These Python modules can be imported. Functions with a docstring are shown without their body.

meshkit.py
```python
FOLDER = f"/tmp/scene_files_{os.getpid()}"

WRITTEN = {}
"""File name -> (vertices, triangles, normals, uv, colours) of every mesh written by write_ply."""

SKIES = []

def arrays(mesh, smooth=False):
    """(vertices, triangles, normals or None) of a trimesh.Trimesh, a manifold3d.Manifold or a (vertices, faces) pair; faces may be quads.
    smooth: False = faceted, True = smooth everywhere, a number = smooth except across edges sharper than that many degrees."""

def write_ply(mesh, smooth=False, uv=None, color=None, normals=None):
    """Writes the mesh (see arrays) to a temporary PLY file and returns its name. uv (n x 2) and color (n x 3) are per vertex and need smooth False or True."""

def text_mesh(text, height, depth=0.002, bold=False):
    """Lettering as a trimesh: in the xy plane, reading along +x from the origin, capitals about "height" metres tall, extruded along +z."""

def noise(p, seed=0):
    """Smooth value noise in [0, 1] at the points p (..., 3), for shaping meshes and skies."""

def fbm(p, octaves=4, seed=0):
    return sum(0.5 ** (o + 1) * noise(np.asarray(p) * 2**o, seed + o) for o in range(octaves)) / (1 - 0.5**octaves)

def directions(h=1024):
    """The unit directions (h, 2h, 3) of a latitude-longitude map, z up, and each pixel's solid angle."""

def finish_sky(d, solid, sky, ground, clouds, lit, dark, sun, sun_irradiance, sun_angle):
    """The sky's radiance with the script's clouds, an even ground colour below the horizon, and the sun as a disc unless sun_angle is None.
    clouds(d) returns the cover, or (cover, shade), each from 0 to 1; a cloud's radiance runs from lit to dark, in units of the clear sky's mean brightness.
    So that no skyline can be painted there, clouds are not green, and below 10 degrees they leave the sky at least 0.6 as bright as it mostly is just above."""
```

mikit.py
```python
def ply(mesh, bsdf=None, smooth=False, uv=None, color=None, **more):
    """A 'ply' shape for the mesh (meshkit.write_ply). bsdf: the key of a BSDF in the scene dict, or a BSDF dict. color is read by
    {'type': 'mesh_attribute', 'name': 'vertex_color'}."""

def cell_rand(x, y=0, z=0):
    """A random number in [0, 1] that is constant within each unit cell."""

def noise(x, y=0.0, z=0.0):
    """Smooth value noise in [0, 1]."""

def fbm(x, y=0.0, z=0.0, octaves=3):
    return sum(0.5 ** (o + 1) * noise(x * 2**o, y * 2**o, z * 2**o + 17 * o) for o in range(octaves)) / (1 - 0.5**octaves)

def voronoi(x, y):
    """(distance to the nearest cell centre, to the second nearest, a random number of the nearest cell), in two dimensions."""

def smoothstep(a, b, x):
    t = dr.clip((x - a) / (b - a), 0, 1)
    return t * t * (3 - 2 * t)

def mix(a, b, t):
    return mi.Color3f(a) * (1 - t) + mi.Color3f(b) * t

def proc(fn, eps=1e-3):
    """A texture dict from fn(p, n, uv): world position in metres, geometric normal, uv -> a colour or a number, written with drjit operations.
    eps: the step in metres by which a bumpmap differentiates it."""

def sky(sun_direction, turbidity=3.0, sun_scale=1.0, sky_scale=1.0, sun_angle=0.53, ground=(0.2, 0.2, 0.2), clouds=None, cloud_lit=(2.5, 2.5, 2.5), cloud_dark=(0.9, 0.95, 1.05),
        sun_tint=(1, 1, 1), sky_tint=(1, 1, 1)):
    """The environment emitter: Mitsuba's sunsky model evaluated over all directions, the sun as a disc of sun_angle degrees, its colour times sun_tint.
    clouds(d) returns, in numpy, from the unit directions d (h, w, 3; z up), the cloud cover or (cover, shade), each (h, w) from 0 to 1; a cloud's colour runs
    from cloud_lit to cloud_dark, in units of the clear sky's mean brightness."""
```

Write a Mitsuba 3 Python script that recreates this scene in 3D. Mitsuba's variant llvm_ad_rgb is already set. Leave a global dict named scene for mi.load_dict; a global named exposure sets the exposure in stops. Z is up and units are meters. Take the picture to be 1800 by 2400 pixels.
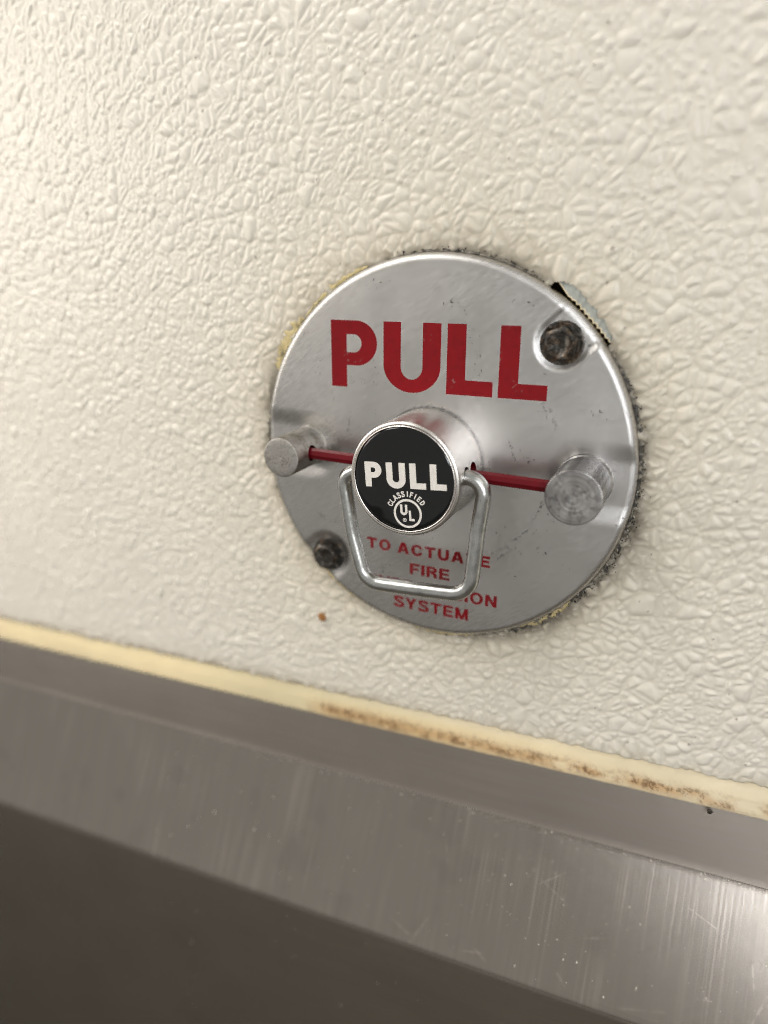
import math
import numpy as np, trimesh, mitsuba as mi, mikit, meshkit, drjit as dr
import manifold3d as m3
from shapely.geometry import LineString, Polygon, Point, box
from shapely import affinity, union_all
from scipy.spatial import cKDTree
from scipy.ndimage import gaussian_filter
from mikit import proc, noise, fbm, voronoi, smoothstep, mix, cell_rand
T = mi.ScalarTransform4f
scene, labels = {}, {}

# ------------------------------------------------------------------ camera, light, exposure
EYE = np.array([0.079863, -0.212907, 0.061076])
FWD = np.array([-0.394607, 0.857462, -0.330219])
UP = np.array([-0.136018, 0.300913, 0.943902])
scene['camera'] = {'type': 'thinlens', 'fov': 56.79, 'fov_axis': 'x', 'aperture_radius': 0.0030, "focus_distance": 0.218,
                   'near_clip': 0.01, 'far_clip': 60.0,
                   'to_world': T().look_at(origin=EYE.tolist(), target=(EYE + FWD).tolist(), up=UP.tolist())}
exposure = 0.38
scene['room_light'] = {'type': 'constant', 'radiance': {'type': 'rgb', 'value': [0.34, 0.33, 0.31]}}


def aim(p, q):
    return T().look_at(origin=list(p), target=list(q), up=[0.01, 0.02, 1])


def lamp(name, pos, target, sx, sy, rgb, label):
    m = aim(pos, target)
    scene[name + '__diffuser'] = {'type': 'rectangle', 'to_world': m @ T().scale([sx, sy, 1]), 'bsdf': {'type': 'ref', 'id': 'm_lampwhite'},
                                  'emitter': {'type': 'area', 'radiance': {'type': 'rgb', 'value': rgb}}}
    scene[name + '__housing'] = {'type': 'cube', 'to_world': m @ T().translate([0, 0, -0.032]) @ T().scale([sx + .02, sy + .02, 0.03]),
                                 'bsdf': {'type': 'ref', 'id': 'm_lampwhite'}}
    labels[name] = {'label': label, 'category': 'ceiling light'}


scene['m_lampwhite'] = {'type': 'diffuse', 'reflectance': {'type': 'rgb', 'value': [.7, .7, .68]}}
lamp('ceiling_light', (-0.46, -0.40, 0.70), (-0.08, 0, 0.08), 0.09, 0.22, [9.6, 9.3, 8.8], 'white framed ceiling light high above the wall on the left')
lamp('ceiling_light_001', (-0.46, -0.24, 0.14), (-0.25, 0, -0.06), 0.06, 0.09, [8.0, 7.4, 6.8], 'added unseen light close to the wall on the far left')  # added lamp without a known source, brightens the left edge of the wall
lamp('ceiling_light_002', (0.46, -0.78, 0.20), (0.12, 0, -.04), 0.10, 0.12, [12.5, 12.8, 13.2], 'white framed light facing the right end of the ledge')
lamp('ceiling_light_003', (0.52, -0.42, 0.62), (0.08, 0, 0.04), 0.05, 0.12, [6.0, 5.9, 5.7], 'white framed ceiling light above the wall on the right')

# ------------------------------------------------------------------ materials
MA = {'type': 'mesh_attribute', 'name': 'vertex_color'}


def rgb(*v):
    return {'type': 'rgb', 'value': list(v)}


scene['m_wall'] = {'type': 'twosided', 'b': {'type': 'principled', 'base_color': MA, 'roughness': 0.36, 'specular': 0.45}}
scene['m_strip'] = {'type': 'twosided', 'b': {'type': 'principled', 'base_color': MA, 'roughness': 0.5, 'specular': 0.35}}
scene['m_core'] = {'type': 'twosided', 'b': {'type': 'principled', 'base_color': rgb(.36, .37, .33), 'roughness': 0.45, 'specular': 0.4}}
scene['m_caulk'] = {'type': 'twosided', 'b': {'type': 'principled', 'base_color': MA, 'roughness': 0.45, 'specular': 0.4}}
scene['m_cavity'] = {'type': 'twosided', 'b': {'type': 'diffuse', 'reflectance': rgb(.012, .011, .009)}}
scene['m_grime'] = {'type': 'twosided', 'b': {'type': 'diffuse', 'reflectance': MA}}
scene['m_floor'] = {'type': 'twosided', 'b': {'type': 'principled', 'base_color': rgb(.20, .185, .16), 'roughness': .5}}
def red_c(p, n, uv):
    w = smoothstep(.66, .76, fbm(p.x * 420, p.z * 420, 2.0)) * .12 + .18 * (fbm(p.x * 90, p.z * 90, 5.0) - .5)
    nick = smoothstep(.86, .9, noise((p.x - p.z) * 1500, (p.x + p.z) * 500, 7.0)) * smoothstep(.55, .7, noise(p.x * 150, p.z * 150, 1.0))
    return mix(mi.Color3f(.21, .002, .006) * (1 - w), [.30, .22, .20], nick * .35)


scene['m_red'] = {'type': 'twosided', 'b': {'type': 'principled', 'base_color': proc(red_c), 'roughness': 0.22, 'specular': .35}}
scene['m_white_ink'] = {'type': 'twosided', 'b': {'type': 'principled', 'base_color': rgb(.80, .76, .70), 'roughness': 0.25, 'specular': .5}}


def dome_bump(p, n, uv):
    return fbm(p.x * 120, p.z * 120, 3.0, octaves=2)


scene['m_black'] = {'type': 'twosided', 'b': {'type': 'bumpmap', 't': proc(dome_bump, eps=3e-4), 'scale': 0.0006,
                    'bsdf': {'type': 'principled', 'base_color': rgb(.004, .0045, .005), 'roughness': 0.12, 'specular': .5}}}
scene['m_rod'] = {'type': 'twosided', 'b': {'type': 'principled', 'base_color': rgb(.125, .001, .006), 'roughness': 0.26, 'specular': .35}}

SCUFFS = [((-.0283, .0142), (-.0306, .0058), .0005), ((-.0296, .0078), (-.0288, .0066), .0009), ((-.0136, .0105), (-.0129, .0065), .0005),
          ((.0005, .0190), (-.0085, .0150), .0007), ((.0112, .0245), (.0150, .0222), .0004), ((.0375, .0205), (.0398, .0145), .0005),
          ((.0345, .0225), (.0365, .0195), .0005), ((.0225, -.0285), (.0330, -.0190), .0006), ((.0330, -.0190), (.0385, -.0065), .0005),
          ((.0240, -.0300), (.0290, -.0255), .0004), ((.0345, -.0205), (.0362, -.0180), .0004), ((-.0290, -.0105), (-.0262, -.0150), .0005),
          ((-.0420, -.0240), (-.0405, -.0250), .0006), ((-.0010, -.0370), (-.0040, -.0375), .0006), ((.0255, .0100), (.0280, .0040), .0005),
          ((-.006, .0175), (.0045, .0182), .0006), ((.0200, .0020), (.0205, -.0060), .0006), ((.0170, -.0110), (.0205, -.0080), .0006)]


def scuff(p):
    wob = (fbm(p.x * 900, p.z * 900, 5.0, octaves=2) - .5) * .0012
    out = mi.Float(0)
    for (ax, az), (bx, bz), w in SCUFFS:
        dx, dz = bx - ax, bz - az
        t = dr.clip(((p.x - ax) * dx + (p.z - az) * dz) / (dx * dx + dz * dz), 0, 1)
        d = dr.sqrt(dr.square(p.x - ax - t * dx) + dr.square(p.z - az - t * dz)) + wob
        out = dr.maximum(out, 1 - smoothstep(w * .3, w * 1.3, d))
    g = noise((p.x - p.z) * 3600, (p.x + p.z) * 900, 2.0)
    return out * smoothstep(.42, .62, g)


def grain(p):
    a, b = p.x * .80 + p.z * .60, p.x * -.60 + p.z * .80
    return .6 * noise(a * 420, b * 3300, 1.0) + .4 * noise(a * 900, b * 6500, 2.0)


def alu_refl(p, n, uv):
    r = dr.sqrt(p.x * p.x + p.z * p.z)
    v = .68 + .10 * grain(p) - .10 * fbm(p.x * 90, p.z * 90, 1.0, octaves=3)
    speck = smoothstep(.88, .91, noise(p.x * 1800, p.z * 1800, 9.0)) * smoothstep(.72, .8, noise(p.x * 200, p.z * 200, 4.0))
    ring = smoothstep(.0176, .0181, r) * (1 - smoothstep(.0180, .0188, r)) * (.45 + .55 * fbm(p.x * 300, p.z * 300, 8.0))
    k = (1 - .55 * scuff(p)) * (1 - .7 * speck) * (1 - .75 * ring)
    return mi.Color3f(1.0, .99, .96) * v * k


def alu_rough(p, n, uv):
    return .15 + .08 * fbm(p.x * 60, p.z * 60, 3.0) + .06 * grain(p) + .2 * scuff(p)


def alu_bump(p, n, uv):
    return grain(p) * .000012 + fbm(p.x * 55, p.z * 55, 6.0, octaves=2) * .00012


scene['m_plate'] = {'type': 'twosided', 'b': {'type': 'bumpmap', 't': proc(alu_bump, eps=1e-4), 'scale': 1.0,
                    'bsdf': {'type': 'roughconductor', 'material': 'Al', 'alpha': proc(alu_rough), 'specular_reflectance': proc(alu_refl)}}}


def knob_refl(p, n, uv):
    d = fbm(p.x * 500, p.z * 500, p.y * 500, octaves=3)
    return mi.Color3f(.90, .87, .83) * (.95 - .35 * smoothstep(.68, .80, d))


scene['m_knob'] = {'type': 'twosided', 'b': {'type': 'roughconductor', 'material': 'Al', 'alpha': 0.17, 'specular_reflectance': proc(knob_refl)}}


def pin_refl(p, n, uv):
    d = fbm(p.x * 1900, p.z * 1900, p.y * 900, octaves=3)
    e = fbm(p.x * 250, p.z * 250, p.y * 250, octaves=2)
    return mix([.52, .505, .475], [.24, .22, .18], smoothstep(.42, .80, d * .5 + e * .5))


scene['m_pin_worn'] = {'type': 'twosided', 'b': {'type': 'bumpmap', 't': proc(lambda p, n, uv: fbm(p.x * 1400, p.z * 1400, p.y * 1400), eps=1e-4), 'scale': .00012,
                       'bsdf': {'type': 'roughconductor', 'material': 'Al', 'alpha': .36, 'specular_reflectance': proc(pin_refl)}}}
PINX = .0492


def lathe_h(p, n, uv):
    r = dr.sqrt(dr.square(p.x - PINX) + dr.square(p.z + .0006))
    return noise(r * 1500, 0.5, 0.5) + .5 * noise(r * 3300, 2.5, 0.5)


def lathe_c(p, n, uv):
    a = dr.atan2(p.x - PINX, p.z + .0006)
    return mi.Color3f(.80, .79, .78) * (.55 + .40 * noise(a * 2.2, 3.0, 1.0)) * (.82 + .25 * noise(dr.sqrt(dr.square(p.x - PINX) + dr.square(p.z + .0006)) * 1700, 4.0, 1.0)) * (1 - .35 * smoothstep(.6, .7, fbm(p.x * 700, p.z * 700, 1.0)))


scene['m_pin_bright'] = {'type': 'twosided', 'b': {'type': 'bumpmap', 't': proc(lathe_h, eps=1e-4), 'scale': .00011,
                         'bsdf': {'type': 'roughconductor', 'material': 'Al', 'alpha': .20, 'specular_reflectance': proc(lathe_c)}}}


def bolt_c(p, n, uv):
    d = fbm(p.x * 700, p.z * 700, p.y * 700, octaves=3)
    return mix([.035, .032, .028], [.17, .155, .135], smoothstep(.45, .75, d)) * mix([1, 1, 1], [1.05, .82, .62], smoothstep(.5, .7, noise(p.x * 600, p.z * 600, p.y * 600 + 7)))


scene['m_bolt'] = {'type': 'twosided', 'b': {'type': 'bumpmap', 't': proc(lambda p, n, uv: fbm(p.x * 1100, p.z * 1100, p.y * 1100), eps=1e-4), 'scale': .0005,
                   'bsdf': {'type': 'principled', 'base_color': proc(bolt_c), 'metallic': .55, 'roughness': .38, 'specular': .5}}}


def zinc_c(p, n, uv):
    d = fbm(p.x * 400, p.z * 400, p.y * 400, octaves=3)
    s = smoothstep(.74, .80, noise(p.x * 1300, p.z * 1300, p.y * 1300))
    return mi.Color3f(.78, .80, .78) * (.80 - .15 * smoothstep(.5, .75, d)) * (1 - .2 * s)


scene['m_zinc'] = {'type': 'twosided', 'b': {'type': 'bumpmap', 't': proc(lambda p, n, uv: fbm(p.x * 500, p.z * 500, p.y * 500), eps=1e-4), 'scale': .0001,
                   'bsdf': {'type': 'roughconductor', 'material': 'Al', 'alpha': .13, 'specular_reflectance': proc(zinc_c)}}}


def brush(u, v):   # lines running along v
    return .25 * noise(u * 900, v * 30, 1.0) + .40 * noise(u * 2300, v * 45, 2.0) + .35 * noise(u * 4600, v * 70, 3.0)


_r = np.random.default_rng(12)
SCRATCH = [(float(_r.uniform(.0, .13)), float(_r.uniform(.030, .075)), float(_r.uniform(0, 3.14)), float(_r.uniform(.002, .009))) for _ in range(16)]


def steel_v_c(p, n, uv):
    b = brush(uv.x, uv.y)
    s = smoothstep(.60, .95, noise(uv.x * 2700, uv.y * 26, 8.0)) * smoothstep(.35, .75, fbm(uv.x * 60, uv.y * 45, 4.0, octaves=2))
    spot = smoothstep(.62, .75, fbm(uv.x * 70, uv.y * 70, 2.0))
    for k, (u0, v0, ang, L) in enumerate(SCRATCH):
        c, n_ = math.cos(ang), math.sin(ang)
        t = (uv.x - u0) * c + (uv.y - v0) * n_
        d = dr.abs((uv.y - v0) * c - (uv.x - u0) * n_) + (noise(t * 900, k, 2.0) - .5) * .0004
        s = s + .9 * (1 - smoothstep(.00008, .00030, d)) * (1 - smoothstep(L * .6, L, dr.abs(t)))
    return mi.Color3f(.60, .575, .485) * (.86 + .15 * b + .35 * s - .06 * spot)


def steel_v_b(p, n, uv):
    return brush(uv.x, uv.y) * .00002 + fbm(uv.x * 25, uv.y * 25, 3.0, octaves=2) * .0003


def steel_h_c(p, n, uv):
    b = brush(uv.y * .8, uv.x)
    return mi.Color3f(.72, .68, .57) * (.86 + .14 * b - .1 * fbm(uv.x * 40, uv.y * 40, 1.0))


def steel_h_b(p, n, uv):
    return brush(uv.y, uv.x) * .000008 + fbm(uv.x * 18, uv.y * 18, 3.0, octaves=2) * .0003


scene['m_steel_v'] = {'type': 'twosided', 'b': {'type': 'bumpmap', 't': proc(steel_v_b, eps=1.2e-4), 'scale': 1.0,
                      'bsdf': {'type': 'roughconductor', 'material': 'Cr', 'alpha_u': .15, 'alpha_v': .08, 'specular_reflectance': proc(steel_v_c)}}}
scene['m_steel_h'] = {'type': 'twosided', 'b': {'type': 'bumpmap', 't': proc(steel_h_b, eps=1.2e-4), 'scale': 1.0,
                      'bsdf': {'type': 'roughconductor', 'material': 'Cr', 'alpha_u': .2, 'alpha_v': .28, 'specular_reflectance': proc(steel_h_c)}}}
scene['m_dust'] = {'type': 'twosided', 'b': {'type': 'principled', 'base_color': rgb(.75, .70, .62), 'roughness': .5}}
scene['m_dark_bit'] = {'type': 'twosided', 'b': {'type': 'principled', 'base_color': rgb(.03, .022, .015), 'roughness': .6}}
scene['m_rust_bit'] = {'type': 'twosided', 'b': {'type': 'principled', 'base_color': rgb(.30, .13, .03), 'roughness': .6}}


# ------------------------------------------------------------------ helpers
def put(key, mesh, mat, smooth=False, uv=None, color=None, label=None, cat=None, kind=None):
    scene[key] = mikit.ply(mesh, mat, smooth=smooth, uv=uv, color=color)
    d = {}
    if label: d['label'] = label
    if cat: d['category'] = cat
    if kind: d['kind'] = kind
    if d: labels[key] = d


def grid_faces(n, m, wrap=False):
    i, j = np.meshgrid(np.arange(n - 1), np.arange(m if wrap else m - 1), indexing='ij')
    a, b = i * m + j, i * m + (j + 1) % m
    c, d = a + m, b + m
    return np.stack([a, b, d, c], -1).reshape(-1, 4)


def lathe(profile, n=96, center=(0, 0)):
    """profile: list of (r, h); h is height towards the viewer (-y)."""
    pr = np.array(profile, float)
    t = np.arange(n) * 2 * np.pi / n
    v = np.stack([center[0] + pr[:, :1] * np.cos(t), np.repeat(-pr[:, 1:], n, 1), center[1] + pr[:, :1] * np.sin(t)], -1).reshape(-1, 3)
    f = grid_faces(len(pr), n, True)[:, ::-1]
    return v, np.vstack([f[:, [0, 1, 2]], f[:, [0, 2, 3]]])


def tube(path, r, n=24, closed=False):
    p = np.asarray(path, float)
    t = np.gradient(p, axis=0); t /= np.linalg.norm(t, axis=1, keepdims=True)
    a = np.cross(t[0], [0, 1, 0]); a /= np.linalg.norm(a)
    vs = []
    ang = np.arange(n) * 2 * np.pi / n
    for k in range(len(p)):
        a = a - t[k] * (a @ t[k]); a /= np.linalg.norm(a)
        b = np.cross(t[k], a)
        rr = r[k] if np.ndim(r) else r
        vs.append(p[k] + rr * (np.cos(ang)[:, None] * a + np.sin(ang)[:, None] * b))
    v = np.vstack(vs)
    q = grid_faces(len(p), n, True)
    f = np.vstack([q[:, [0, 1, 2]], q[:, [0, 2, 3]]])
    e = len(v); v = np.vstack([v, p[:1], p[-1:]])
    k = np.arange(n)
    f = np.vstack([f, np.stack([(k + 1) % n, k, k * 0 + e], 1), np.stack([k + e - n, (k + 1) % n + e - n, k * 0 + e + 1], 1)])
    return v, f


def fillet(pts, rads, n=10):
    pts = np.asarray(pts, float); out = [pts[0]]
    for k in range(1, len(pts) - 1):
        a, b, c = pts[k - 1], pts[k], pts[k + 1]
        u, w = (a - b) / np.linalg.norm(a - b), (c - b) / np.linalg.norm(c - b)
        half = math.acos(np.clip(u @ w, -1, 1)) / 2
        d = rads[k - 1] / math.tan(half)
        for s in np.linspace(0, 1, n):
            p0, p2 = b + u * d, b + w * d
            ww = math.sin(half)
            q = ((1 - s) ** 2 * p0 + 2 * s * (1 - s) * ww * b + s * s * p2) / ((1 - s) ** 2 + 2 * s * (1 - s) * ww + s * s)
            out.append(q)
    out.append(pts[-1])
    return np.array(out)


# ------------------------------------------------------------------ lettering (capitals one unit tall, drawn as strokes)
def st(pts, w, cap='flat'):
    return LineString(pts).buffer(w / 2, cap_style=cap, join_style='mitre', mitre_limit=6, quad_segs=12)


def arc(cx, cy, rx, ry, a0, a1, n=28):
    t = np.radians(np.linspace(a0, a1, n))
    return [(cx + rx * math.cos(x), cy + ry * math.sin(x)) for x in t]


def spline(P, n=12):
    P = np.array(P, float); Q = np.vstack([2 * P[0] - P[1], P, 2 * P[-1] - P[-2]])
    out = []
    for k in range(1, len(Q) - 2):
        for s in np.linspace(0, 1, n, endpoint=False):
            p0, p1, p2, p3 = Q[k - 1:k + 3]
            out.append(.5 * (2 * p1 + (p2 - p0) * s + (2 * p0 - 5 * p1 + 4 * p2 - p3) * s * s + (3 * p1 - p0 - 3 * p2 + p3) * s ** 3))
    out.append(P[-1])
    return out


def glyph(c, w):
    h = w / 2
    R = box(-9, 0, 9, 1)
    if c == 'T': return union_all([box(0, 1 - w, .74, 1), box(.37 - h, 0, .37 + h, 1)]), .74
    if c == 'I': return box(0, 0, w * 1.05, 1), w * 1.05
    if c == 'L': return union_all([box(0, 0, w, 1), box(0, 0, .62, w * .95)]), .62
    if c == 'E': return union_all([box(0, 0, w, 1), box(0, 0, .67, w * .95), box(0, 1 - w * .95, .66, 1), box(0, .5 - w * .4, .61, .5 + w * .5)]), .67
    if c == 'F': return union_all([box(0, 0, w, 1), box(0, 1 - w * .95, .64, 1), box(0, .47 - w * .4, .57, .47 + w * .5)]), .64
    if c in 'OC':
        o = Polygon(arc(.42, .5, .42, .525, 0, 360, 72)).difference(Polygon(arc(.42, .5, .42 - w, .525 - w * .92, 0, 360, 72)))
        if c == 'C':
            o = o.difference(Polygon([(.42, .5), (1.2, .5 + .42), (1.2, .5 - .42)]))
            return o, .80
        return o, .84
    if c == 'U': return union_all([st([(h, 1)] + arc(.38, .35, .38 - h, .375 - h, 180, 360) + [(.76 - h, 1)], w)]), .76
    if c == 'A': return union_all([st([(.04, -.2), (.40, 1 + .08)], w).intersection(R), st([(.78, -.2), (.42, 1 + .08)], w).intersection(R), box(.17, .22, .64, .22 + w * .85)]).intersection(box(-.05, 0, .9, 1)), .82
    if c in 'PR':
        y0 = .36 if c == 'P' else .42
        ry = (1 - y0) / 2
        b = union_all([box(0, y0, .36, 1), Polygon(arc(.36, y0 + ry, .32, ry, -90, 90))])
        i = union_all([box(w, y0 + w * .9, .36, 1 - w * .9), Polygon(arc(.36, y0 + ry, .32 - w, ry - w * .9, -90, 90))])
        g = union_all([box(0, 0, w, 1), b.difference(i)])
        if c == 'R': g = union_all([g, st([(.36, .45), (.56, .30), (.57, .1), (.62, -.05)], w).intersection(R)])
        return g, .70
    if c == 'S': return st(spline([(.64 - h * .8, .72), (.58, .85), (.36, 1.015 - h), (.14, .87), (.125, .71), (.27, .575), (.46, .47), (.62, .34), (.59, .15), (.36, h - .015), (.13, .13), (h * .8, .30)]), w), .70
    if c == 'Y': return union_all([st([(.36, .40), (.36, -.1)], w).intersection(R), st([(.36, .38), (.03, 1.1)], w).intersection(R), st([(.36, .38), (.69, 1.1)], w).intersection(R)]), .74
    if c == 'M': return union_all([box(0, 0, w, 1), box(.86 - w, 0, .86, 1), st([(h * .8, 1.15), (.43, .0)], w * .9).intersection(box(0, 0, .86, 1)), st([(.86 - h * .8, 1.15), (.43, .0)], w * .9).intersection(box(0, 0, .86, 1))]), .86
    if c == 'N': return union_all([box(0, 0, w, 1), box(.74 - w, 0, .74, 1), st([(h * .6, 1.08), (.74 - h * .6, -.08)], w).intersection(box(0, 0, .74, 1))]), .74
    if c == 'D':
        o = union_all([box(0, 0, .34, 1), Polygon(arc(.34, .5, .38, .5, -90, 90))])
        i = union_all([box(w, w * .95, .34, 1 - w * .95), Polygon(arc(.34, .5, .38 - w, .5 - w * .95, -90, 90))])
        return o.difference(i), .72
    raise KeyError(c)


def line_of_text(text, w, gap, space=.45):
    x, out = 0, []
    for c in text:
        if c == ' ':
            x += space - gap; continue
        g, wd = glyph(c, w)
        out.append(affinity.translate(g, x)); x += wd + gap
    return out, x - gap


def letters_mesh(shapes, lift, thick=.00005):
    ms = []
    for g in shapes:
        for q in getattr(g, 'geoms', [g]):
            if q.area > 0: ms.append(trimesh.creation.extrude_polygon(q.buffer(0), thick, engine='earcut'))
    m = trimesh.util.concatenate(ms)
    v = m.vertices
    return np.stack([v[:, 0], -lift - v[:, 2], v[:, 1]], 1), m.faces


def fit_text(text, x0, x1, z0, z1, w, gap, space=.45, dz=0.0):
    g, wd = line_of_text(text, w, gap, space)
    sx, sz = (x1 - x0) / wd, z1 - z0
    return [affinity.affine_transform(s, [sx, 0, dz, sz, x0, z0]) for s in g]


# ------------------------------------------------------------------ plate geometry
PR, PH = .0636, .0036            # radius and face height of the cover plate
PCX, PCZ = .0006, .0010
TILT = .048                      # slope of the strip and the steel ledge against the plate's lettering
BOLTS = [(.0393, .0394), (-.0393, -.0394)]
PINS = [(-.0452, .0011), (PINX, -.0006)]


def plate_h(x, z):
    r = np.hypot(x - PCX, z - PCZ)
    k = np.clip((r - (PR - .0028)) / .0028, 0, 1)
    hh = PH * np.sqrt(np.maximum(1 - k ** 2.2, 0))
    cut = np.zeros_like(r)
    for (cx, cz), rad, dep, wd in [(PINS[0], .0062, .0012, .0072), (PINS[1], .0068, .0012, .0072), (BOLTS[0], .0066, .0009, .0026), (BOLTS[1], .0066, .0011, .0042)]:
        u = np.array([cx, cz]) / np.hypot(cx, cz)
        t = np.clip((x - cx) * u[0] + (z - cz) * u[1], 0, .05)
        d = np.hypot(x - cx - t * u[0], z - cz - t * u[1]) - rad + .0008
        s = np.clip(d / wd, 0, 1); s = s * s * (3 - 2 * s)
        cut = np.maximum(cut, dep * (1 - s))
    p = np.stack([x * 30, z * 30, x * 0], -1)
    wav = (meshkit.fbm(p, 2, 5) - .5) * .0004 - .0005 * (r / PR) ** 2 + .0002
    return hh * (PH - cut + wav) / PH


# ------------------------------------------------------------------ wall: embossed plastic panel
RNG = np.random.default_rng(7)


def scatter(n, lo, hi, dmin):
    p = RNG.uniform(lo, hi, (n, 2))
    d, _ = cKDTree(p).query(p, 2)
    return p[d[:, 1] > dmin * RNG.uniform(.3, 1, n)]


BIG = scatter(int(1.16 * .80 / .0056 ** 2), [-.62, -.16], [.54, .64], .0030)      # large plates of the crackle
NB = len(BIG)
FINE = scatter(int(.12 * .12 / .0025 ** 2), [-.06, -.06], [.06, .06], .0014)      # the cells each plate breaks into
BA, BS, BO = RNG.uniform(0, np.pi, NB), RNG.choice([.62, .85, 1.15, 1.6], NB, p=[.18, .34, .34, .14]), RNG.uniform(-.04, .04, (NB, 2))
BE = np.exp(np.abs(RNG.normal(0, .16, NB)))
BIGT, FINET = cKDTree(BIG), cKDTree(FINE)


def hash01(a, b, k):
    v = np.sin(a * 12.9898 + b * 78.233 + k * 37.719) * 43758.5453
    return v - np.floor(v)


def wall_height(x, z):
    q = np.stack([x * 130, z * 130, x * 0], -1)
    wx = x + (meshkit.noise(q, 1) - .5) * .0014
    wz = z + (meshkit.noise(q, 2) - .5) * .0014
    d, i = BIGT.query(np.stack([wx, wz], -1), 2, workers=-1)
    a = i[..., 0]
    e1 = (d[..., 1] ** 2 - d[..., 0] ** 2) / (2 * np.linalg.norm(BIG[a] - BIG[i[..., 1]], axis=-1) + 1e-9)
    lx, lz = wx - BIG[a][..., 0], wz - BIG[a][..., 1]
    c, n = np.cos(BA[a]), np.sin(BA[a])
    u, w = (c * lx + n * lz) * BS[a] * BE[a], (-n * lx + c * lz) * BS[a] / BE[a] ** .6
    d, j = FINET.query(np.stack([u + BO[a][..., 0], w + BO[a][..., 1]], -1), 2, workers=-1)
    f = j[..., 0]
    e2 = (d[..., 1] ** 2 - d[..., 0] ** 2) / (2 * np.linalg.norm(FINE[f] - FINE[j[..., 1]], axis=-1) + 1e-9) / BS[a]
    k = .00045
    edge = -k * np.log(np.exp(-e1 / k) + np.exp(-e2 / k)) + k * .35
    edge = np.maximum(edge, 0)
    dome = 1 - np.exp(-edge / .00095)
    r1, r2, r3 = (hash01(a % 997, f % 991, t) for t in (1, 2, 3))
    h = dome * (.00068 + .00044 * r1) + dome ** 2 * (lx * (r2 - .5) + lz * (r3 - .5)) * .016
    return h, dome


def axis(lo, a, b, hi, fine, coarse):
    out = list(np.arange(a, b, fine)); s, x = fine, b
    while x < hi:
        out.append(x); s = min(s * 1.12, coarse); x += s
    s, x = fine, a
    low = []
    while x > lo:
        s = min(s * 1.12, coarse); x -= s; low.append(x)
    return np.array(low[::-1] + out)


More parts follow.
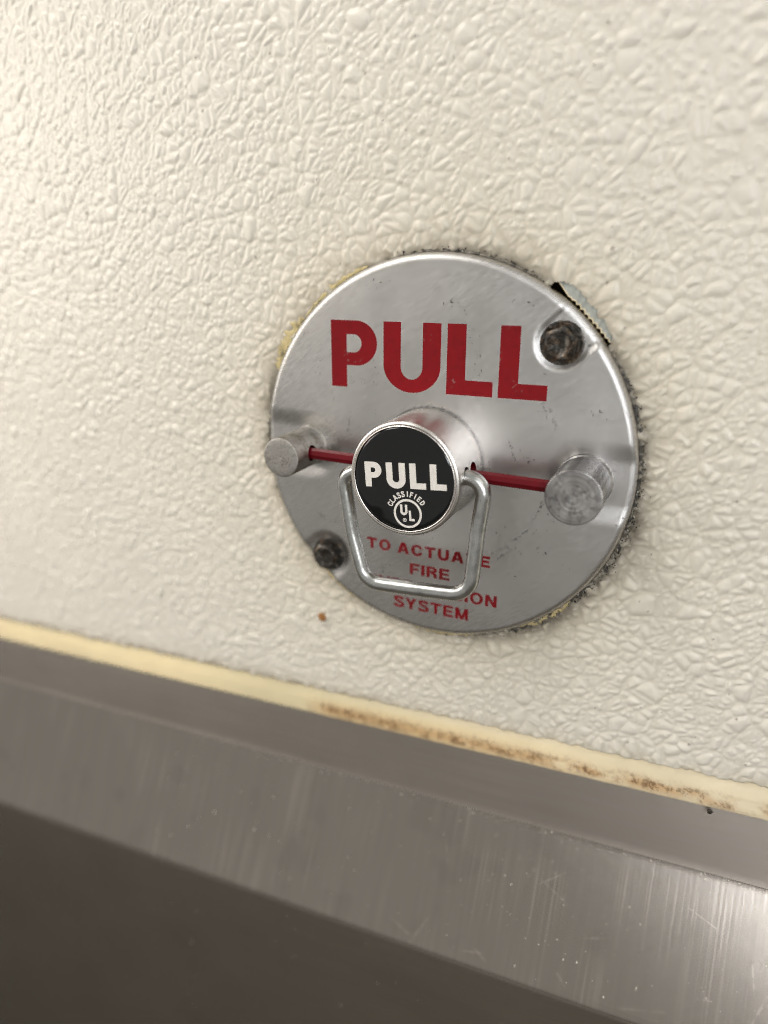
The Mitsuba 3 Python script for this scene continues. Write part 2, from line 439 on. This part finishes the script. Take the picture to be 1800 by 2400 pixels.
def chip_outer(t):   # hole radius in the wall by angle (radians), beyond the plate only at the upper right
    deg = np.degrees(t) % 360
    return np.interp(deg, [34.5, 36.5, 38, 54, 57, 61.5], [.0605, .0640, .0668, .0685, .0662, .0605])


xs = axis(-.60, -.262, .138, .52, .00040, .0022)
vs = axis(-.0985, -.0985, .168, .62, .00040, .0022)
X, V = np.meshgrid(xs, vs)
Z = V + TILT * X
Hh, DOME = wall_height(X, Z)
Hh = gaussian_filter(Hh, .7)
rr, th = np.hypot(X, Z), np.arctan2(Z, X)
ragged = .0009 * (meshkit.fbm(np.stack([X * 700, Z * 700, X * 0], -1), 3, 11) - .5) * 2
hole = rr < chip_outer(th) + ragged
fidx = grid_faces(len(vs), len(xs))
keep = ~hole.ravel()[fidx].any(1)
# colour: cream gel coat, yellowing with some shade painted in, and black grime that collects in the creases round the plate and along the strip
P3 = np.stack([X, Z, X * 0], -1)
n1, n2, n3 = meshkit.fbm(P3 * 40, 3, 21), meshkit.fbm(P3 * 420, 3, 22), meshkit.fbm(P3 * 1100, 2, 23)
col = np.ones(X.shape + (3,)) * np.array([.79, .745, .66])
col *= (.97 + .06 * n1)[..., None]


def blend(c, w):
    global col
    w = np.clip(w, 0, 1)[..., None]
    col = col * (1 - w) + np.array(c) * w


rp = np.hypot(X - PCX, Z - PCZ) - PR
deg = np.degrees(th) % 360
near = np.exp(-np.maximum(rp, 0) / .006)
blend([.64, .585, .44], np.exp(-np.maximum(rp, 0) / .035) * (.22 + .4 * n1))  # wide tint: yellowing, plus shade round the plate put into the colour
blend([.66, .55, .38], near * (.25 + .9 * (n2 - .35)) * 1.0)
amount = .35 + .65 * np.exp(-((deg - 335 + 180) % 360 - 180) ** 2 / (2 * 38 ** 2)) + .45 * np.exp(-(deg - 176) ** 2 / (2 * 20 ** 2)) + .25 * np.exp(-(deg - 80) ** 2 / (2 * 15 ** 2))
gr = np.exp(-np.maximum(rp, 0) / (.0013 + .0022 * n1 * amount)) * amount
blend([.10, .085, .065], gr * 2.4 * np.clip(n2 * 1.5 + .55 * (1 - DOME) - .38, 0, 1))
blend([.11, .095, .075], np.exp(-np.maximum(rp, 0) / .0038) * np.clip(amount - .2, 0, 1) * np.clip((1 - DOME) * 2.6 - .35, 0, 1) * np.clip(n1 * 3 - .7, 0, 1) * 1.5)
low = V + .0985
leftw = np.clip((.02 - X) / .10, 0, 1)
blend([.13, .11, .08], np.exp(-low / .0015) * (.2 + .8 * leftw) * np.clip(n2 * 3 - .75, 0, 1) * 2.0)
blend([.62, .53, .38], np.exp(-low / .003) * .6 * n2 * 1.5)
# grime also settles in the creases right under the plate
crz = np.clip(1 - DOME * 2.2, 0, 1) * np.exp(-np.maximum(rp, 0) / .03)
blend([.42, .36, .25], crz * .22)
blend([.55, .49, .38], np.clip(1 - DOME * 1.9, 0, 1) * .22)  # all creases: thin dirt, with crease shade painted into the same tint
specks = RNG.uniform([-.25, -.1], [.13, .16], (260, 2)); srad = RNG.choice([.00022, .00030, .00040, .00055], 260, p=[.45, .3, .18, .07])
ds, ii = cKDTree(specks).query(np.stack([X, Z], -1).reshape(-1, 2), 1, workers=-1)
sp = np.clip(1.3 - ds / srad[ii] - .9 * (n3.ravel() - .5), 0, 1).reshape(X.shape) * .75
blend([.16, .12, .09], sp)
zjit = (n2 - .5) * .0022 * np.clip(1 - low / .004, 0, 1)
Hw = Hh.copy(); Hw[0] = -.0012; Hw[1] *= .7
verts = np.stack([X, -Hw, Z + zjit], -1).reshape(-1, 3)
used = np.zeros(len(verts), bool); used[fidx[keep]] = True
remap = np.cumsum(used) - 1
wf = remap[fidx[keep]]
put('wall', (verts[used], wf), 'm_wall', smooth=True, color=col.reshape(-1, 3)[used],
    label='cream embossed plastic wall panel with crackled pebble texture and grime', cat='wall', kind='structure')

# the dark cut-out behind the plate, seen at the upper right
cav = [(.0700, -.0001), (.0720, -.035), (.0, -.035)]
t = np.linspace(np.radians(20), np.radians(75), 40)
v = np.concatenate([np.stack([np.cos(t) * r, np.full_like(t, y), np.sin(t) * r], -1) for r, y in ((.0735, .0006), (.0725, .03), (.03, .03))])
put('wall__cut_out', (v, grid_faces(3, 40)), 'm_cavity')
# grey broken core of the panel with a scalloped lower edge
t = np.linspace(np.radians(36.6), np.radians(57), 190)
dg = np.degrees(t)
scal = .00062 * np.abs(np.sin((dg - 36) * np.pi / 1.55)) * np.clip((53 - dg) / 3, 0, 1)
r_out = np.interp(dg, [36.6, 45, 57], [.0688, .0700, .0690])
wid = r_out - np.interp(dg, [36.6, 38, 46, 53, 57], [.0660, .0650, .0647, .0653, .0668])
r_in = r_out - wid + scal
rows = []
for k, (f, y) in enumerate([(1.25, .0004), (1.0, -.00005), (.85, .00025), (.5, .00045), (.18, .0004), (.08, .0001), (.0, .0003), (-.02, .0022)]):
    r = r_in + (r_out - r_in) * f
    rows.append(np.stack([np.cos(t) * r, y + .0001 * np.sin(dg * 3.1 + k), np.sin(t) * r], -1))
v = np.concatenate(rows); nn = len(t)
cc = np.array([[.70, .62, .48], [.66, .58, .42], [.40, .41, .37], [.37, .39, .355], [.38, .39, .345], [.76, .66, .46], [.66, .52, .30], [.10, .09, .06]])
cc = np.repeat(cc, nn, 0) * (.85 + .3 * meshkit.fbm(v * 500, 3, 5))[:, None]
put('wall__broken_edge', (v, grid_faces(len(rows), nn)), 'm_caulk', smooth=True, color=cc, label='grey chipped panel core with scalloped edge')


# dried yellow caulk smears round the plate
def caulk(a0, a1, rin, width, bulge, seed, n=140, m=14):
    t = np.radians(np.linspace(a0, a1, n)); s = np.linspace(0, 1, m)
    nz = meshkit.fbm(np.stack([t * 60, t * 0, t * 0], -1), 3, seed)
    wv = width * np.clip(.25 + 1.5 * nz, .1, 1.6) * np.sin(np.linspace(0.06, np.pi - .06, n)) ** .35
    r = PR + rin + s[:, None] * wv
    Xc, Zc = PCX + np.cos(t) * r, PCZ + np.sin(t) * r
    base, _ = wall_height(Xc, Zc)
    q = np.stack([Xc * 500, Zc * 500, Xc * 0], -1)
    y = -(np.where(s[:, None] < .9, .0003, -.0004) + bulge * np.sin(np.pi * np.clip(s[:, None] * .9 + .1, 0, 1)) * (.4 + meshkit.fbm(q, 3, seed + 1)))
    v = np.stack([Xc, y, Zc], -1).reshape(-1, 3)
    g = meshkit.fbm(q * .7, 3, seed + 2).reshape(-1, 1)
    c = np.array([.66, .54, .27]) * (1 - g * .35)
    d = np.clip(meshkit.fbm(q * 1.7, 3, seed + 3).reshape(-1, 1) * 3.2 - 1.75, 0, 1)
    return (v, grid_faces(m, n)), c * (1 - d) + np.array([.12, .10, .07]) * d


for k, a in enumerate([(138, 157, -.0002, .0036, .0005, 31), (112, 137, -.0002, .0018, .0006, 41), (222, 246, -.0003, .0016, .0005, 51), (262, 286, -.0003, .0014, .0005, 61), (300, 318, -.0003, .0020, .0005, 71)]):
    mesh, c = caulk(*a)
    put('wall__dried_caulk' + (f'_{k:03d}' if k else ''), mesh, 'm_caulk', smooth=True, color=c, label='dried yellow caulk smear at the plate edge' if k == 0 else None)

for k, (a0, a1, wd, sd) in enumerate([(-74, -42, .0021, 81), (-43, -8, .0026, 82), (-10, 33, .0022, 83), (62, 100, .0012, 84), (160, 200, .0016, 85), (246, 262, .0009, 86)]):
    mesh, _ = caulk(a0, a1, -.0002, wd * .7, .0004, sd, n=260)
    vv = np.asarray(mesh[0]); g = meshkit.fbm(vv * 900, 3, sd)[:, None]; g2 = meshkit.fbm(vv * 420, 2, sd + 1)[:, None]
    w = np.clip((g - .40) * 4 + (g2 - .5) * 1.5, 0, 1)
    c = np.array([.055, .050, .043]) * (1 - w) + np.array([.27, .245, .20]) * w
    put('wall__greasy_dirt' + (f'_{k:03d}' if k else ''), mesh, 'm_caulk', smooth=True, color=c, label='black greasy dirt line at the plate rim' if k == 0 else None)

# loose grime: grit caught between the plate's rim and the panel
rng = np.random.default_rng(3)
ico = trimesh.creation.icosphere(subdivisions=1)
gv, gf, gc, off = [], [], [], 0
for k in range(700):
    u = rng.uniform()
    if u < .58: a = rng.normal(335, 24)
    elif u < .78: a = rng.normal(183, 16)
    elif u < .92: a = rng.normal(76, 13)
    else: a = rng.uniform(0, 360)
    if 35 < a % 360 < 60: continue
    spread = .0017 if u < .58 else .0008
    r = PR + .0001 + abs(rng.normal(0, spread)) * (.4 + .6 * rng.uniform())
    s = rng.uniform(.00008, .00026) * (1 if rng.uniform() > .05 else 1.8)
    x, z = PCX + r * math.cos(math.radians(a)), PCZ + r * math.sin(math.radians(a))
    m = ico.vertices * rng.uniform(.5, 1.4, (1, 3)) + rng.normal(0, .18, ico.vertices.shape)
    gv.append(m * s + [x, -.0003 - rng.uniform(0, .0004), z]); gf.append(ico.faces + off); off += len(m)
    g = rng.uniform()
    c = np.array([.035, .032, .028]) if g < .40 else np.array([.13, .12, .10]) if g < .72 else np.array([.42, .39, .33])
    gc.append(np.repeat(c[None] * rng.uniform(.6, 1.3), len(m), 0))
put('wall__grime', (np.vstack(gv), np.vstack(gf)), 'm_grime', smooth=True, color=np.vstack(gc), kind='stuff')

# ------------------------------------------------------------------ yellowed strip below the panel
sx = axis(-.62, -.262, .138, .54, .00040, .004)
s = np.linspace(0, 1, 34)
SX, SS = np.meshgrid(sx, s)
top, bot = -.0955, -.1100
SZ = top + (bot - top) * SS + TILT * SX
wav = meshkit.fbm(np.stack([SX * 120, SX * 0, SX * 0 + 1], -1), 2, 9) - .5
prof = np.interp(s, [0, .30, .42, .55, .85, .95, 1], [-.0006, .00000, .00045, .0010, .0016, .0015, .0002])
SY = -prof[:, None] - (meshkit.fbm(np.stack([SX * 160, SZ * 160, SX * 0], -1), 2, 8) - .5) * .0004
q = np.stack([SX, SZ, SX * 0], -1)
f1, f2, f3 = meshkit.fbm(q * 60, 3, 91), meshkit.fbm(q * 600, 3, 92), meshkit.fbm(q * np.array([130, 300, 1]), 3, 93)
sc = np.ones(SX.shape + (3,)) * np.array([.84, .70, .43])
k = np.clip((SX + .07) / .05, 0, 1)[..., None] * np.clip(1 - SS / .5, 0, 1)[..., None]
k = np.maximum(k, np.clip((SX - .0) / .1, 0, 1)[..., None] * .7)
sc = sc * (1 - k * .75) + np.array([.79, .725, .58]) * k * .75
k = np.clip((SX + .12) / .04, 0, 1) * np.clip((.01 - SX) / .05, 0, 1) * .5
sc = sc * (1 - k[..., None]) + np.array([.58, .52, .34]) * k[..., None]  # darker greenish middle stretch: a cast shadow painted into the strip colour
rust = np.clip((SX + .054) / .012, 0, 1) * np.clip((.19 - SX) / .06, .25, 1) * np.exp(-((SS - .74) / np.interp(SX, [-.05, .0, .06, .1], [.20, .19, .17, .15])) ** 2)
body = np.clip(rust * np.clip(f3 * 3.2 - np.interp(SX, [-.05, .03, .1], [-.1, .35, 1.0]), 0, 1), 0, 1)
f4 = meshkit.noise(q * 2300, 94)
gritty = np.clip(body * (.08 + 1.5 * np.clip((f2 - .5) * 2.2 + (f4 - .45) * 1.6, 0, 1)), 0, 1)
sc = sc * (1 - body[..., None] * .65) + np.array([.56, .31, .11]) * body[..., None] * .65
sc = sc * (1 - gritty[..., None] * .8) + np.array([.16, .075, .03]) * gritty[..., None] * .8
sc *= (.92 + .16 * f1)[..., None]
put('sealing_strip', (np.stack([SX, SY, SZ], -1).reshape(-1, 3), grid_faces(len(s), len(sx))), 'm_strip', smooth=True, color=sc.reshape(-1, 3),
    label='yellowed plastic sealing strip stained brown between wall panel and steel ledge', cat='strip')

# ------------------------------------------------------------------ steel ledge (one folded sheet, three faces)
X0, X1 = -.75, .60
# profile points (height towards viewer, z at x=0) measured on the wall; lower bend runs at a slightly different slope
A0, A1, B1, C1 = (-.0003, -.1080), (.0056, -.1312), (.0315, -.1778), (.0300, -.52)
slope = [.048, .048, .0743, .0743]
pts = fillet(np.array([[a, b, 0.0] for a, b in (A0, A1, B1, C1)]), [.0190, .0090], n=14)[:, :2]
zs = pts[:, 1]
sl = np.interp(-zs, [.1080, .1317, .1778, .52], slope)
ln = np.concatenate([[0], np.cumsum(np.linalg.norm(np.diff(pts, axis=0), axis=1))])


def sheet(i0, i1, key, mat, label=None, sub=6):
    u = np.linspace(0, len(range(i0, i1 + 1)) - 1, (i1 - i0) * sub + 1)
    idx = np.arange(i0, i1 + 1)
    hh, zz, ss, dd = (np.interp(u, np.arange(len(idx)), a[idx]) for a in (pts[:, 0], zs, sl, ln))
    gx = np.linspace(X0, X1, 220)
    GX, HH = np.meshgrid(gx, hh); ZZ = zz[:, None] + ss[:, None] * GX; DD = np.repeat(dd[:, None], len(gx), 1)
    put(key, (np.stack([GX, -HH, ZZ], -1).reshape(-1, 3), grid_faces(len(hh), len(gx))), mat, smooth=True, uv=np.stack([GX, DD], -1).reshape(-1, 2), label=label)


labels['steel_ledge'] = {'label': 'folded brushed stainless steel ledge running below the yellowed strip', 'category': 'steel ledge'}
sheet(0, 8, 'steel_ledge__upper_band', 'm_steel_h')
sheet(8, 23, 'steel_ledge__sloped_band', 'm_steel_v', 'sloping band with vertical brush marks and scratches')
sheet(23, len(pts) - 1, 'steel_ledge__front_face', 'm_steel_h', 'dark lower face')

# dust and crumbs lying on the ledge
dv, df, off = [], [], 0
for k in range(420):
    x = rng.uniform(-.12, .14) if rng.uniform() < .5 else rng.uniform(.03, .14); w = rng.uniform()
    i = rng.integers(9, 15); f = rng.uniform()
    if rng.uniform() < .6: w = rng.uniform(); a, b = 14, 15
    else: a, b = i, i + 1
    if rng.uniform() < .15: a, b = len(pts) - 2, len(pts) - 1; f *= .35
    hh, zz = pts[a] * (1 - f) + pts[b] * f
    zz += (sl[a] * (1 - f) + sl[b] * f) * x
    s = rng.choice([.00009, .00014, .00024], p=[.6, .32, .08])
    m = (ico.vertices + rng.normal(0, .2, ico.vertices.shape)) * [1, 1, rng.uniform(.7, 2.5)]
    dv.append(m * s + [x, -hh, zz]); df.append(ico.faces + off); off += len(m)
put('steel_ledge__dust', (np.vstack(dv), np.vstack(df)), 'm_dust', kind='stuff')


def crumb(key, x, z, y, s, mat, label, seed):
    r = np.random.default_rng(seed)
    m = trimesh.creation.icosphere(subdivisions=2)
    v = m.vertices * (1 + .5 * (meshkit.noise(m.vertices * 2 + seed, seed)[:, None] - .5) * 2) * r.uniform(.6, 1.3, 3) * s
    put(key, (v + [x, y, z], m.faces), mat, smooth=True, label=label, cat='crumb')


crumb('crumb', -.0440, -.0672, -.0006, .0012, 'm_rust_bit', 'rusty brown flake stuck to the wall below the plate', 4)
crumb('crumb_001', .0980, -.1055, -.0022, .0008, 'm_dark_bit', 'black speck of dirt at the lower edge of the strip', 6)

# ------------------------------------------------------------------ pull station
labels['pull_station'] = {'label': 'round aluminium pull station plate with black PULL knob, wire handle and red rod', 'category': 'pull station'}
K = 'pull_station__'
nr, nt = 190, 720
rad = np.concatenate([np.linspace(.0005, PR - .0032, 150), PR - .0032 + .0032 * np.sin(np.linspace(.02, np.pi / 2, nr - 150))])
t = np.arange(nt) * 2 * np.pi / nt
PXg, PZg = PCX + rad[:, None] * np.cos(t), PCZ + rad[:, None] * np.sin(t)
ph = plate_h(PXg, PZg)
rows = [np.stack([PXg, -ph, PZg], -1)]
rows.append(np.stack([PXg[-1:], np.full((1, nt), .0012), PZg[-1:]], -1))
v = np.concatenate(rows).reshape(-1, 3)
v = np.vstack([v, [[PCX, -float(plate_h(np.array([PCX]), np.array([PCZ]))[0]), PCZ]]])
f = grid_faces(nr + 1, nt, True)[:, ::-1]
f = np.vstack([f[:, [0, 1, 2]], f[:, [0, 2, 3]]])
k = np.arange(nt)
f = np.vstack([f, np.stack([(k + 1) % nt, k, k * 0 + len(v) - 1], 1)])
uv = np.stack([v[:, 0] * .8 + v[:, 2] * .6, -v[:, 0] * .6 + v[:, 2] * .8], 1)
put(K + 'cover_plate', (v, f), 'm_plate', smooth=True, uv=uv, label='round satin aluminium cover plate, scuffed')

# big red PULL
cap0, cap1 = .02259, .04391
hgt = cap1 - cap0


def big(c):
    if c == 'P':
        o = union_all([box(0, .334 * hgt, .0092, hgt), Polygon(arc(.0092, .667 * hgt, .0074, .333 * hgt, -90, 90, 60))])
        i = union_all([box(.0057, .528 * hgt, .0088, .797 * hgt), Polygon(arc(.0084, .6625 * hgt, .0027, .1345 * hgt, -90, 90, 60))])
        return union_all([box(0, 0, .0057, hgt), o]).difference(i)
    if c == 'U':
        w = .0194
        o = union_all([box(0, .38 * hgt, w, hgt), Polygon(arc(w / 2, .38 * hgt, w / 2, .40 * hgt, 180, 360, 80))])
        i = union_all([box(.0060, .36 * hgt, w - .0060, hgt * 1.1), Polygon(arc(w / 2, .36 * hgt, w / 2 - .0060, .185 * hgt, 180, 360, 80))])
        return o.difference(i)
    return union_all([box(0, 0, .0060, hgt), box(0, 0, .0148, .215 * hgt)])


for k, (c, x) in enumerate([('P', -.0354), ('U', -.0165), ('L', .00495), ('L', .0215)]):
    g = affinity.translate(big(c), x, cap0)
    n = K + 'cover_plate__red_letter' + (f'_{k:03d}' if k else '')
    m = letters_mesh([g], 0)
    mt = trimesh.Trimesh(*m)
    vv, ff = trimesh.remesh.subdivide_to_size(mt.vertices, mt.faces, .0022)
    vv[:, 1] += -plate_h(vv[:, 0], vv[:, 2]) - .00002
    put(n, (vv, ff), 'm_red')
small = [fit_text('TO ACTUATE', -.0230, .0218, -.0336, -.0296, .225, .17, .52, 0),
         fit_text('FIRE', -.0066, .0080, -.0408, -.0367, .215, .12),
         fit_text('SUPPRESSION', -.0228, .0247, -.0476, -.0434, .205, .145),
         fit_text('SYSTEM', -.0126, .0150, -.0545, -.0502, .205, .145)]
for k, g in enumerate(small):
    mt = trimesh.Trimesh(*letters_mesh(g, 0))
    vv, ff = mt.vertices.copy(), mt.faces
    vv[:, 1] += -plate_h(vv[:, 0], vv[:, 2]) - .00004
    put(K + 'cover_plate__red_line' + (f'_{k:03d}' if k else ''), (vv, ff), 'm_red')


# knob: turned aluminium collar with drilled sides, domed black label
KR, KH = .01778, .0258
prof = [(.0001, .002), (KR, .002), (KR, KH - .0011), (KR - .0003, KH - .0004), (KR - .0008, KH - .0001), (KR - .00105, KH - .00015), (KR - .0012, KH - .00045), (KR - .00135, KH - .00012), (KR - .00152, KH), (KR - .00168, KH - .0001), (KR - .00168, KH - .0012), (.0001, KH - .0012)]
kp = m3.CrossSection([[(0.0, .002)] + [(r, h) for r, h in prof[1:]] + [(0.0, KH - .0012)]])
kn = m3.Manifold.revolve(kp, 160)                      # axis z
HY, RY = .0190, .0128
cut = m3.Manifold.cylinder(.05, .0025, .0025, 40, True).rotate([0, 90, 0]).translate([0, 0.0006, HY])
cut2 = m3.Manifold.cylinder(.05, .0028, .0028, 40, True).rotate([0, 90, 0]).translate([0, 0.0003, RY])
bore = m3.Manifold.cylinder(.015, .0155, .0155, 80).translate([0, 0, .006])
kn = kn - cut - cut2 - bore
mm = kn.to_mesh(); kv = mm.vert_properties[:, :3]
ca, sa = math.cos(math.radians(4)), math.sin(math.radians(4))


def knob_place(v):   # local (x, y up, z out) -> world, turned 4 degrees
    x, y = v[:, 0] * ca - v[:, 1] * sa, v[:, 0] * sa + v[:, 1] * ca
    return np.stack([x, -v[:, 2], y], 1)


put(K + 'knob', (knob_place(kv), mm.tri_verts), 'm_knob', smooth=28, label='turned aluminium knob with rim')
LR = KR - .00165
dprof = [(LR, KH - .0011), (LR, KH - .0006), (LR - .0004, KH - .00022), (LR - .0010, KH - .00003), (LR - .0018, KH + .00005), (LR * .6, KH + .00012), (.00005, KH + .00014)]
dm = lathe(dprof, 120)
put(K + 'label', dm, 'm_black', smooth=40, label='glossy black domed label with white lettering')
lift = KH + .00015
wl = [affinity.affine_transform(g, [1, 0, 0, 1, 0, 0]) for g in fit_text('PULL', -.0124, .0139, -.0025, .0053, .25, .17)]
put(K + 'label__white_word', (lambda m: (knob_place(np.stack([m[0][:, 0], m[0][:, 2], -m[0][:, 1]], 1)), m[1]))(letters_mesh(wl, lift)), 'm_white_ink')
ux, uz = .0010, -.0104
ringp = Point(ux, uz).buffer(.0046, 64).difference(Point(ux, uz).buffer(.0039, 64))
arcl = []
for c, ang in zip('CLASSIFIED', np.linspace(154, 36, 10) + np.array([0, 1, 1, 0, 0, -1, 0, 1, 1, 0])):
    g, wd = glyph(c, .22)
    g = affinity.affine_transform(g, [.00150, 0, 0, .0018, -.00150 * wd / 2, 0])
    g = affinity.rotate(affinity.translate(g, 0, .0053), ang - 90, origin=(0, 0))
    arcl.append(affinity.translate(g, ux, uz))
ul = [affinity.affine_transform(glyph('U', .24)[0], [.0031, 0, 0, .0033, ux - .0024, uz - .0005]), affinity.affine_transform(glyph('L', .24)[0], [.0029, 0, 0, .0033, ux + .0004, uz - .0023])]
reg = [Point(ux - .0011, uz - .0021).buffer(.00062, 24).difference(Point(ux - .0011, uz - .0021).buffer(.00046, 24)), affinity.affine_transform(glyph('R', .25)[0], [.0006, 0, 0, .0006, ux - .0013, uz - .0024])]
put(K + 'label__white_emblem', (lambda m: (knob_place(np.stack([m[0][:, 0], m[0][:, 2], -m[0][:, 1]], 1)), m[1]))(letters_mesh([ringp] + arcl + ul + reg, lift)), 'm_white_ink')

# wire handle
hp = np.array([(.0135, .0012), (.0237, .0012), (.0218, -.0150), (.0204, -.0367), (.0030, -.0379), (-.0158, -.0389), (-.0210, -.0220), (-.0241, -.0014), (-.0135, -.0014)])
hp3 = np.stack([hp[:, 0], np.full(len(hp), -HY), hp[:, 1]], 1)
hp3[3:6, 1] -= .0008
path = fillet(hp3, [.0050, .02, .0072, .05, .0066, .03, .0046], n=14)
seg = np.concatenate([[0], np.cumsum(np.linalg.norm(np.diff(path, axis=0), axis=1))])
sp_ = np.linspace(0, seg[-1], 220)
path = np.stack([np.interp(sp_, seg, path[:, k]) for k in range(3)], 1)
path = gaussian_filter(path, (1.2, 0), mode='nearest')
put(K + 'wire_handle', tube(path, .00235, 28), 'm_zinc', smooth=True, label='bent zinc plated wire handle')


# posts and the red rod
def post(key, c, r, h, mat, label, ch, base):
    rec = float(plate_h(np.array([c[0]]), np.array([c[1]]))[0])
    pr = [(r * 1.04, rec - .0006), (r * 1.03, rec + base), (r * .97, rec + base + .0006), (r * .96, rec + base + .0012), (r, rec + base + .0016), (r, h - ch), (r - ch * .35, h - ch * .3), (r - ch, h), (r * .55, h), (r * .12, h), (r * .06, h - .0001), (.00005, h + .0001)]
    cs = m3.CrossSection([[(0.0, rec - .0006)] + pr[:-1] + [(0.0, h)]])
    m = m3.Manifold.revolve(cs, 96)
    s = 1 if c[0] < 0 else -1
    m = m - m3.Manifold.cylinder(.03, .0027, .0027, 32, False).rotate([0, 90 * s, 0]).translate([0, (0.0), RY])
    g = m.to_mesh(); q = g.vert_properties[:, :3]
    put(key, (np.stack([c[0] + q[:, 0], -q[:, 2], c[1] + q[:, 1]], 1), g.tri_verts), mat, smooth=30, label=label)


post(K + 'post', PINS[0], .0067, .0222, 'm_pin_worn', 'dull pitted aluminium post', .0007, .0010)
post(K + 'post_001', PINS[1], .0081, .0206, 'm_pin_bright', 'bright lathe turned aluminium post', .0005, .0014)
rp_ = np.stack([np.linspace(PINS[0][0] + .001, PINS[1][0] - .001, 40), np.full(40, -RY), np.linspace(.0011, -.0006, 40)], 1)
put(K + 'red_rod', tube(rp_, .00195, 8), 'm_rod', smooth=False, label='dark red break rod')


# bolts: hex heads with a washer flange, caked with grime
def bolt(key, c, mat, rot, seed, label):
    rec = float(plate_h(np.array([c[0]]), np.array([c[1]]))[0])
    fl = m3.Manifold.cylinder(.0011, .0064, .0060, 48).translate([0, 0, rec - .0001])
    hx = m3.Manifold.cylinder(.0040, .0052, .0050, 6).rotate([0, 0, rot]).translate([0, 0, rec])
    hx = hx ^ m3.Manifold.sphere(.0072, 64).translate([0, 0, rec - .0022])
    dish = m3.Manifold.sphere(.010, 64).translate([0, 0, rec + .0040 + .0092])
    m = ((fl + hx) - dish).refine_to_length(.0005)
    g = m.to_mesh(); q = np.array(g.vert_properties[:, :3], float)
    q = q + (meshkit.fbm(q * 900 + seed, 3, seed)[:, None] - .5) * .0004
    put(key, (np.stack([c[0] + q[:, 0], -q[:, 2], c[1] + q[:, 1]], 1), g.tri_verts), mat, smooth=38, label=label)


bolt(K + 'bolt', BOLTS[0], 'm_bolt', 20, 2, 'grimy dark hex bolt at the upper right')
bolt(K + 'bolt_001', BOLTS[1], 'm_bolt', 5, 9, 'rusty grime caked hex bolt at the lower left')

# ------------------------------------------------------------------ floor far below (dark tiles the steel mirrors)
scene['floor'] = {'type': 'rectangle', 'to_world': T().translate([0, -1.0, -1.15]) @ T().scale([2.5, 1.0, 1]), 'bsdf': {'type': 'ref', 'id': 'm_floor'}}
labels['floor'] = {'kind': 'structure', 'label': 'dark brown floor below the steel ledge', 'category': 'floor'}
